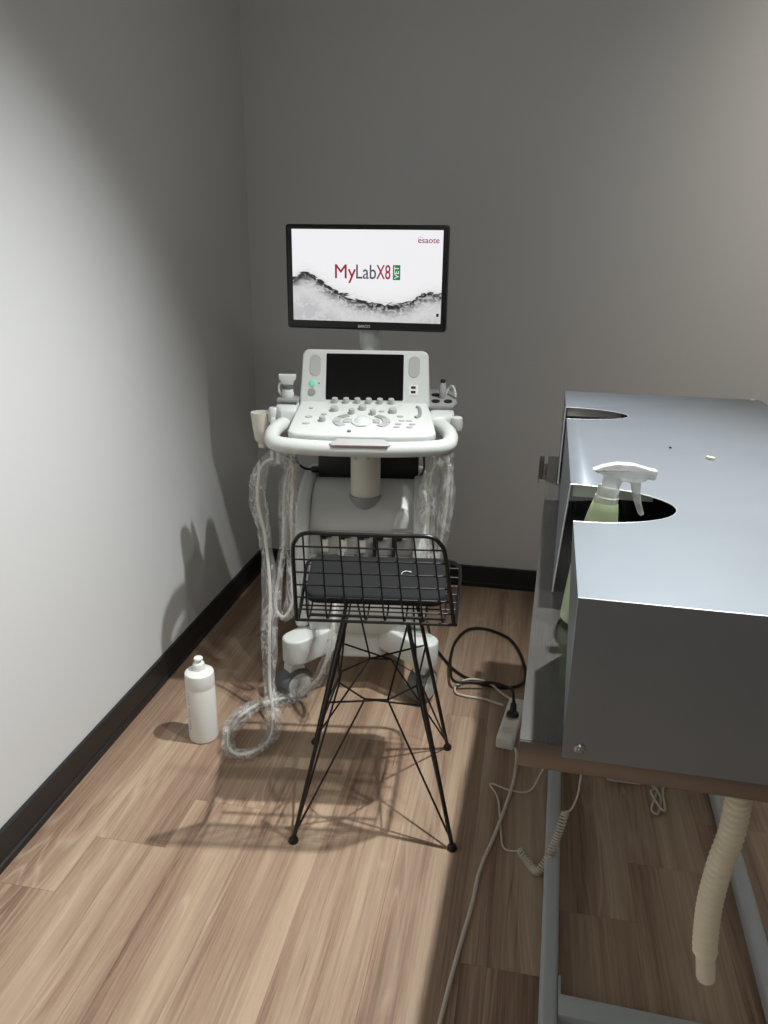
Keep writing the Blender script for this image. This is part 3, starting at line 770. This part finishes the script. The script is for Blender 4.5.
HW = 0.196
bf = [back_pt(-HW, 0), back_pt(-HW, 0.4), back_pt(-HW, 0.80), back_pt(-HW + 0.008, 0.92), back_pt(-HW + 0.035, 1.0), back_pt(-0.08, 1.0), back_pt(0.08, 1.0), back_pt(HW - 0.035, 1.0), back_pt(HW - 0.008, 0.92), back_pt(HW, 0.80), back_pt(HW, 0.4), back_pt(HW, 0)]
obj('back_frame', tube(smooth_path(bf, 5), rad_main, 10), 'wire', st)
sf = [seat_pt(-HW, 0), seat_pt(-HW, 0.4), seat_pt(-HW, 0.84), seat_pt(-HW + 0.008, 0.94), seat_pt(-HW + 0.035, 1.0), seat_pt(-0.08, 1.0), seat_pt(0.08, 1.0), seat_pt(HW - 0.035, 1.0), seat_pt(HW - 0.008, 0.94), seat_pt(HW, 0.84), seat_pt(HW, 0.4), seat_pt(HW, 0)]
obj('seat_frame', tube(smooth_path(sf, 5), rad_main * 0.92, 10), 'wire', st)
obj('rear_rail', tube([back_pt(-HW, 0), back_pt(0, 0), back_pt(HW, 0)], rad_main * 0.8, 8), 'wire', st)
obj('under_rail', tube([seat_pt(-HW + 0.03, 0.10), seat_pt(HW - 0.03, 0.10)], 0.0042, 8), 'wire', st)
obj('under_rail', tube([tuple(Vector(seat_pt(-0.16, 0.68)) - Vector((0, 0, 0.008))), tuple(Vector(seat_pt(0.16, 0.68)) - Vector((0, 0, 0.008)))], 0.0042, 8), 'wire', st)
for k in range(8):                     # wires run down the back and on under the cushion
    x = -0.168 + 0.048 * k
    p = [back_pt(x, 1.0), back_pt(x, 0.6), back_pt(x, 0.28), back_pt(x, 0.12), tuple(Vector(back_pt(x, 0.0)) + Vector((0, 0.012, 0.0))), seat_pt(x, 0.14), seat_pt(x, 0.5), seat_pt(x, 1.0)]
    obj('wire', tube(smooth_path(p, 4), rad_wire, 6), 'wire', st)
for k in range(6):
    t = 0.13 + 0.145 * k
    obj('wire', tube([back_pt(-HW, t), back_pt(0, t), back_pt(HW, t)], rad_wire, 6), 'wire', st)
for k in range(6):
    t = 0.265 + 0.125 * k
    obj('wire', tube([seat_pt(-HW, t), seat_pt(0, t), seat_pt(HW, t)], rad_wire, 6), 'wire', st)
cush = obj('cushion', prism([(x * (1 + 0.10 * (y + 0.15) / 0.3), y) for x, y in rrect(0.360, 0.265, 0.035)], 0.028, 0.009, 3, Matrix.Translation((-0.010, 0.075, ZS + 0.003))), 'cushion', st)
for v in cush.data.vertices: v.co.z += 0.002 * max(0, v.co.y / 0.23) ** 2
obj('cushion_thread', tube(smooth_path([(0.055, 0.08, ZS + 0.0345), (0.060, 0.095, ZS + 0.035), (0.072, 0.10, ZS + 0.035), (0.082, 0.093, ZS + 0.035), (0.078, 0.10, ZS + 0.035)], 4), 0.0011, 5), 'cable_white', cush)

# ------------------------------------------------------------------ white squeeze bottle on the floor
bt = thing('squeeze_bottle', 'white plastic squeeze bottle with push nozzle standing on floor by left wall', 'bottle', (-0.948, 1.965, 0), R(10))
BR = 0.0455
bt.scale = (1, 1, 0.945)
body = obj('bottle_body', lathe([(BR * 0.86, 0), (BR * 0.97, 0.004), (BR, 0.012), (BR, 0.196), (BR * 0.985, 0.199), (BR * 0.985, 0.202), (BR, 0.205), (BR, 0.243), (BR * 0.97, 0.252), (BR * 0.80, 0.258), (0.018, 0.262), (0.016, 0.264)], 40), 'bottle_white', bt)
nz_ = obj('nozzle_cap', lathe([(0.0185, 0.261), (0.0185, 0.281), (0.0165, 0.285), (0.009, 0.287), (0.0075, 0.292), (0.0075, 0.296), (0.0135, 0.297), (0.0145, 0.301), (0.0125, 0.305), (0.003, 0.306)], 28), 'bottle_white', bt)
# vertical line of faint print on the camera's left side of the bottle
pm = []
for k in range(15):
    if k in (4, 9): continue
    a = R(228); z = 0.055 + 0.0095 * k; hgt = random.choice((0.006, 0.0075, 0.005))
    pm.append(rbox((0, 0, 0), (random.uniform(0.004, 0.007), 0.0006, hgt * 0.35), 0, 1, None))
    pm[-1].transform(Matrix.Rotation(a, 4, 'Z') @ Matrix.Translation((BR + 0.0001, 0, z)) @ Matrix.Rotation(R(90), 4, 'Z'))
    pm.append(rbox((0, 0, 0), (0.0016, 0.0006, hgt), 0, 1, None))
    pm[-1].transform(Matrix.Rotation(a + 0.05, 4, 'Z') @ Matrix.Translation((BR + 0.0001, 0, z)) @ Matrix.Rotation(R(90), 4, 'Z'))
pr_ = obj('label_print', join(*pm), 'label_print', body); pr_['kind'] = 'stuff'

# ------------------------------------------------------------------ steel examination table (local: x right, y to the far end, z up)
AT = R(-2.0)
TX, TY = 0.0235, 0.895
tb = thing('examination_table', 'stainless steel examination table on a grey floor frame at right', 'table', (TX, TY, 0), AT)
TWD, TLN, TZ = 0.66, 1.515, 0.880
top = obj('tabletop', rbox((TWD / 2, TLN / 2, TZ - 0.004), (TWD + 0.004, TLN + 0.004, 0.008), 0.0), 'steel_table', tb)
obj('edge_band', rbox((TWD / 2, -0.0042, TZ - 0.0196), (TWD + 0.005, 0.004, 0.0392), 0.0007), 'steel_lip', top)
obj('edge_band', rbox((TWD / 2, TLN, TZ - 0.0225), (TWD, 0.004, 0.029), 0.0015), 'steel_lip', top)
obj('edge_band', rbox((0, TLN / 2, TZ - 0.0225), (0.004, TLN, 0.029), 0.0002), 'steel_lip', top)
obj('edge_band', rbox((TWD, TLN / 2, TZ - 0.0225), (0.004, TLN, 0.029), 0.0015), 'steel_lip', top)
# floor frame
RZ = 0.028
for x in (0.095, 0.550):
    rl = obj('frame_rail', prism(rrect(0.037, 0.046, 0.010, 4), TLN + 0.02, 0.002, 1, Matrix.Translation((x, -0.02, RZ)) @ Matrix.Rotation(R(-90), 4, 'X')), 'frame_paint', tb)
    for y in (0.02, TLN - 0.06):
        obj('rail_foot', lathe([(0.016, 0), (0.016, 0.005)], 16, Matrix.Translation((x, y, 0))), 'black_plastic', rl)
for y in (0.312, 1.40):
    obj('cross_rail', rbox((0.3225, y, RZ), (0.419, 0.05, 0.044), 0.006), 'frame_paint', tb)
for y in (0.312,):
    obj('corner_bracket', rbox((0.1165, y + 0.045, RZ), (0.006, 0.05, 0.036), 0.002), 'frame_paint', tb)
for x in (0.16, 0.50):
    obj('lift_column', rbox((x, 1.30, 0.46), (0.07, 0.09, 0.80), 0.008), 'frame_paint', tb)
    obj('support_arm', tube([(x, 1.27, 0.40), (x, 0.40, 0.835)], 0.016, 10), 'frame_paint', tb)
    obj('support_beam', rbox((x, 0.75, 0.851), (0.04, 1.35, 0.038), 0.004), 'frame_paint', tb)
obj('clip_bracket', join(rbox((-0.006, 1.43, TZ - 0.028), (0.012, 0.03, 0.045), 0.002), rbox((-0.026, 1.43, TZ - 0.022), (0.003, 0.05, 0.075), 0.001), rbox((-0.020, 1.454, TZ - 0.022), (0.014, 0.003, 0.075), 0.001)), 'steel_table', tb)

# ------------------------------------------------------------------ steel cover box with two arm cut-outs, standing on the table
AB = R(-1.07)
cv = thing('steel_cover', 'grey steel box cover with two curved cut-outs standing on the examination table', 'cover', (0.0765, 0.885, 0), AB)
X0, X1, Y0, Y1, Z1, TH = 0.0, 0.545, -0.002, 1.465, 1.0985, 0.002
NC = (0.281, 0.486, 0.168); FC = (1.062, 1.213, 0.155)


def notch(y0, y1, d):                  # going down in y along the left edge
    c, h = (y0 + y1) / 2, (y1 - y0) / 2
    return [(X0 + d * math.cos(R(a)), c + h * math.sin(R(a))) for a in range(90, -91, -9)]


outl = [(X0, Y0), (X1 - 0.01, Y0), (X1, Y0 + 0.01), (X1, Y1 - 0.01), (X1 - 0.01, Y1), (X0, Y1)] + [(X0, FC[1])] + notch(*FC) + [(X0, FC[0])] + [(X0, NC[1])] + notch(*NC) + [(X0, NC[0])]
obj('top_panel', prism(outl, TH, 0.0004, 1, Matrix.Translation((0, 0, Z1 - TH))), 'steel', cv)
zb = TZ + 0.001
fp = obj('front_panel', rbox(((X0 + X1) / 2, Y0 - TH / 2, (Z1 + 0.868) / 2), (X1 - X0, TH, Z1 - 0.868), 0.0006, 1), 'steel', cv)
obj('bolt', join(lathe([(0.0075, 0), (0.0075, 0.002), (0.005, 0.004)], 12, Matrix.Translation((X0 + 0.022, Y0 - TH, 0.885)) @ Matrix.Rotation(R(90), 4, 'X')),
                 rbox((X0 + 0.022, Y0 - TH - 0.0045, 0.885), (0.009, 0.003, 0.003), 0.0006, 1, Matrix.Rotation(R(35), 4, 'Y'))), 'chrome', fp)
for ya, yb, fl in ((Y0, NC[0], 0.0), (NC[1], FC[0], 0.016), (FC[1], Y1, 0.004)):
    bm = rbox((X0 + TH / 2, (ya + yb) / 2, (zb + Z1 - TH) / 2), (TH, yb - ya, Z1 - TH - zb), 0.0005, 1)
    for v in bm.verts:
        if v.co.z < (zb + Z1) / 2:
            q = (v.co.y - ya) / (yb - ya)
            v.co.x += 0.022 * q if fl == 0 else -fl * (1 - q)
    obj('side_panel', bm, 'steel', cv)
obj('side_panel', rbox((X1 - TH / 2, (Y0 + Y1) / 2, (zb + Z1 - TH) / 2), (TH, Y1 - Y0, Z1 - TH - zb), 0.0005, 1), 'steel', cv)
obj('back_panel', rbox(((X0 + X1) / 2, Y1 - TH / 2, (zb + Z1 - TH) / 2), (X1 - X0 - 2 * TH, TH, Z1 - TH - zb), 0.0005, 1), 'steel', cv)
for (y0, y1, d), f2 in ((NC, 0.016), (FC, 0.004)):          # hemmed cut rims, their highlight put into the paler colour
    c, h = (y0 + y1) / 2, (y1 - y0) / 2
    rim = [(X0 + d * math.cos(R(a)), c + h * math.sin(R(a)), Z1 - 0.001) for a in range(90, -91, -9)]
    obj('cut_rim', tube(rim, 0.0013, 6), 'hem_glint', cv)
    obj('cut_rim', tube([(X0, y1, Z1 - 0.001), (X0 + TH / 2 - f2, y1, zb + 0.002)], 0.0017, 6), 'hem_glint', cv)
obj('top_edge', tube([(X0, Y0 - 0.0005, Z1 - 0.0008), (X1, Y0 - 0.0005, Z1 - 0.0008)], 0.0011, 6), 'hem_glint', cv)  # front edge glint laid on as a strip of paler steel
for (y0, y1, d) in (NC, FC):           # folded strips below the far edge of each cut-out
    obj('inner_strip', rbox((X0 + 0.075, y1 + 0.006, Z1 - 0.014), (0.14, 0.002, 0.022), 0.0005, 1), 'pale_grey', cv)

TW = Matrix.Translation((TX, TY, 0)) @ Matrix.Rotation(AT, 4, 'Z')
tw = lambda x, y, z: tuple(TW @ Vector((x, y, z)))
pad = obj('dark_fill_mat', rbox((0, 0, 0.0225), (0.36, 1.30, 0.045), 0.012, 3), 'mat_black')  # mat added to turn the inside behind the cut-outs black
tag(pad, 'added black mat under the steel cover, darkening the inside behind its cut-outs', 'mat')
pad.location = tw(0.370, 0.74, TZ); pad.rotation_euler = (0, 0, AT)

# spray bottle standing in the near cut-out
sp = thing('spray_bottle', 'pale green spray bottle with milky trigger head poking through the near cut-out', 'spray bottle', (0.114, 1.255, TZ + 0.004), R(3))
sp.rotation_euler = (0, R(6), R(3))
obj('bottle_body', lathe([(0.029, 0), (0.033, 0.004), (0.034, 0.02), (0.034, 0.110), (0.032, 0.150), (0.028, 0.180), (0.0235, 0.208), (0.0205, 0.222), (0.0165, 0.226)], 28), 'green_bottle', sp)
obj('screw_collar', lathe([(0.0165, 0.222), (0.0195, 0.223), (0.0195, 0.232), (0.0175, 0.234), (0.0175, 0.246), (0.015, 0.250)], 24), 'trigger', sp)
hd = [(-0.012, 0.246), (0.014, 0.246), (0.018, 0.262), (0.040, 0.262), (0.054, 0.268), (0.056, 0.272), (0.066, 0.273), (0.067, 0.286), (0.056, 0.289), (0.030, 0.293), (0.004, 0.291), (-0.016, 0.284), (-0.032, 0.275), (-0.030, 0.272), (-0.012, 0.268)]
head = obj('trigger_head', prism(hd, 0.020, 0.004, 2, Matrix.Translation((0, 0.010, 0)) @ Matrix.Rotation(R(90), 4, 'X')), 'trigger', sp)
obj('nozzle', rbox((0.061, 0, 0.280), (0.016, 0.018, 0.017), 0.003), 'trigger', head)
tg = [(0.030, 0.264), (0.048, 0.266), (0.050, 0.250), (0.055, 0.232), (0.064, 0.212), (0.060, 0.208), (0.055, 0.211), (0.043, 0.232), (0.037, 0.248)]
obj('trigger', prism(tg, 0.012, 0.003, 2, Matrix.Translation((0, 0.006, 0)) @ Matrix.Rotation(R(90), 4, 'X')), 'trigger', sp)

# small scraps on the steel cover
d1 = obj('paper_scrap', rbox((0, 0, 0.003), (0.018, 0.008, 0.006), 0.002), 'debris')
tag(d1, 'tiny cream scrap lying on the middle of the steel cover', 'scrap')
d1.location = (0.371, 1.612, Z1); d1.rotation_euler = (0, 0, R(-40))
d2 = obj('paper_crumb', rbox((0, 0, 0.0025), (0.012, 0.012, 0.005), 0.002), 'bottle_white')
tag(d2, 'white crumb at the far right corner of the steel cover', 'crumb')
d2.location = (0.622, 2.322, Z1)
d3 = obj('dark_speck', rbox((0, 0, 0.0015), (0.005, 0.005, 0.003), 0.001), 'mat_black')
tag(d3, 'dark speck left of the cream scrap on the steel cover', 'speck')
d3.location = (0.305, 1.69, Z1)

# ------------------------------------------------------------------ drain hose hanging under the front edge
hs = thing('drain_hose', 'cream corrugated drain hose hanging below the front edge of steel table', 'hose', (0.332, 0.985, TZ - 0.012))
path = smooth_path([(0.002, 0, 0), (0.003, 0, -0.06), (0.004, 0, -0.12), (0.003, 0, -0.17), (-0.004, 0, -0.225), (-0.008, 0, -0.30), (-0.004, 0, -0.375), (0.0, 0, -0.40)], 26)
arc = [0.0]
for a, b in zip(path, path[1:]): arc.append(arc[-1] + (b - a).length)
even = []; k = 0
for i in range(461):                   # even spacing so that every ring of the hose is alike
    d = arc[-1] * i / 460
    while k < len(arc) - 2 and arc[k + 1] < d: k += 1
    even.append(path[k].lerp(path[k + 1], min(1, (d - arc[k]) / max(1e-9, arc[k + 1] - arc[k]))))
path = even
obj('corrugated_tube', tube(path, lambda t: 0.0163 + 0.0026 * math.sin(t * 2 * PI * 38), 20), 'hose', hs)
obj('hose_cuff', tube(smooth_path([(-0.001, 0, -0.395), (0.003, 0, -0.420), (0.007, 0, -0.448)], 4), lambda t: 0.0145 if t < 0.96 else 0.0135, 20), 'cuff', hs)

# ------------------------------------------------------------------ power strip and leads
ps = thing('power_strip', 'white power strip on floor beside the steel table with a black plug in it', 'power strip', (0.021, 2.215, 0), R(-8))
sb = obj('strip_body', rbox((0, 0, 0.02), (0.056, 0.245, 0.04), 0.006, 3), 'strip_white', ps)
for y in (-0.075, 0.0, 0.075):
    obj('socket', lathe([(0.020, 0.0395), (0.020, 0.0415), (0.017, 0.0415), (0.0165, 0.0402), (0.003, 0.0402)], 22, Matrix.Translation((0, y, 0))), 'offwhite', sb)
pg = thing('black_power_lead', 'thick black power lead looping on floor from scanner to the power strip', 'power lead', (0.024, 2.222, 0.041))
obj('plug', join(lathe([(0.018, 0), (0.021, 0.004), (0.020, 0.012), (0.011, 0.020), (0.0095, 0.042), (0.006, 0.046)], 20, Matrix.Rotation(R(-18), 4, 'X'))), 'black_plastic', pg)
bl = [(-0.33, 2.72, 0.10), (-0.30, 2.67, 0.03), (-0.265, 2.637, 0.008), (-0.194, 2.528, 0.006), (-0.113, 2.468, 0.006), (-0.028, 2.449, 0.006), (0.038, 2.473, 0.006), (0.064, 2.544, 0.006), (0.044, 2.691, 0.008), (-0.008, 2.821, 0.008), (-0.10, 2.883, 0.008), (-0.176, 2.86, 0.010),
      (-0.215, 2.75, 0.012), (-0.221, 2.622, 0.018), (-0.212, 2.508, 0.030), (-0.190, 2.415, 0.032), (-0.127, 2.422, 0.030), (-0.054, 2.427, 0.034), (0.0, 2.375, 0.055), (0.018, 2.31, 0.085), (0.024, 2.236, 0.088)]
bl = [(x - 0.024, y - 2.222, z - 0.041) for x, y, z in bl]
obj('lead', tube(smooth_path(bl, 8), 0.0055, 8), 'cable_black', pg)

wlp = [(0.16, 2.29, 0.006), (0.147, 2.27, 0.006), (0.066, 2.335, 0.006), (-0.014, 2.405, 0.007), (-0.073, 2.452, 0.020), (-0.14, 2.453, 0.022), (-0.180, 2.418, 0.012), (-0.178, 2.38, 0.008), (-0.144, 2.367, 0.006), (-0.078, 2.361, 0.006), (-0.035, 2.335, 0.012), (-0.012, 2.30, 0.03)]
lead = obj('thin_white_lead', tube(smooth_path(wlp, 8), 0.0038, 8), 'cable_cream')
tag(lead, 'thin off-white lead curling on floor from behind the power strip', 'lead')
llp = [(0.036, 2.088, 0.014), (0.044, 2.06, 0.007), (0.037, 1.928, 0.005), (0.001, 1.731, 0.005), (-0.034, 1.578, 0.005), (-0.045, 1.464, 0.005), (-0.069, 1.292, 0.005), (-0.085, 1.149, 0.005), (-0.094, 1.06, 0.005), (-0.13, 0.85, 0.005)]
lead = obj('strip_supply_cable', tube(smooth_path(llp, 8), 0.0048, 8), 'cable_cream')
tag(lead, 'long off-white supply cable running from power strip across floor toward the viewer', 'cable')

# coiled hand-control cord hanging from the table
cc = thing('coiled_cord', 'off-white coiled cord hanging under the table onto the floor rail', 'cord', (0.18, 1.70, 0.30))
o0 = Vector((0.18, 1.70, 0.30))
straight = [(0.225, 1.72, 0.84), (0.222, 1.72, 0.55), (0.2015, 1.70, 0.262), (0.197, 1.69, 0.185), (0.183, 1.67, 0.152), (0.168, 1.66, 0.148)]
coil = [(0.168, 1.66, 0.148), (0.158, 1.64, 0.115), (0.146, 1.625, 0.078), (0.130, 1.605, 0.040), (0.108, 1.590, 0.012), (0.090, 1.610, 0.012), (0.064, 1.651, 0.013)]
tail = [(0.064, 1.651, 0.013), (0.038, 1.656, 0.004), (0.020, 1.667, 0.004), (0.012, 1.714, 0.004), (-0.003, 1.853, 0.004), (-0.029, 1.914, 0.005), (0.030, 1.897, 0.004), (0.085, 1.905, 0.004), (0.115, 1.935, 0.05), (0.150, 1.99, 0.10), (0.16, 2.02, 0.30)]
rel = lambda L: [tuple(Vector(p) - o0) for p in L]
obj('straight_lead', tube(smooth_path(rel(straight), 6), 0.0026, 7), 'cable_cream', cc)
obj('tail_lead', tube(smooth_path(rel(tail), 6), 0.0026, 7), 'cable_cream', cc)
cpth = smooth_path(rel(coil), 60); hel = []; up = Vector((0, 1, 0)); turns = 34
for i, p in enumerate(cpth):
    t = cpth[min(i + 1, len(cpth) - 1)] - cpth[max(i - 1, 0)]; t.normalize()
    a = (up - t * up.dot(t)).normalized(); up = a; b = t.cross(a); q = 2 * PI * turns * i / len(cpth)
    hel.append(p + a * (0.0085 * math.cos(q)) + b * (0.0085 * math.sin(q)))
obj('coil', tube(hel, 0.0026, 6), 'cable_cream', cc)

# white adapter with a knotted lead on the floor under the table
ad = thing('mains_adapter', 'small white adapter with bunched lead on floor in shade under the table', 'adapter', (0.36, 2.03, 0))
ab = obj('adapter_case', rbox((0, 0, 0.018), (0.10, 0.06, 0.036), 0.006), 'strip_white', ad)
obj('adapter_lead', tube(smooth_path([(0.05, -0.01, 0.012), (0.075, -0.02, 0.006), (0.09, -0.05, 0.006), (0.075, -0.10, 0.006), (0.065, -0.14, 0.006), (0.08, -0.15, 0.007), (0.095, -0.09, 0.012), (0.085, -0.06, 0.016), (0.07, -0.075, 0.018), (0.085, -0.13, 0.016), (0.10, -0.14, 0.012), (0.105, -0.07, 0.010), (0.12, -0.02, 0.006), (0.20, 0.05, 0.005)], 8), 0.0035, 7), 'cable_cream', ad)
obj('adapter_lead', tube(smooth_path([(-0.05, 0.0, 0.010), (-0.10, 0.01, 0.005), (-0.16, 0.05, 0.005), (-0.20, 0.12, 0.005)], 6), 0.0035, 7), 'cable_cream', ad)
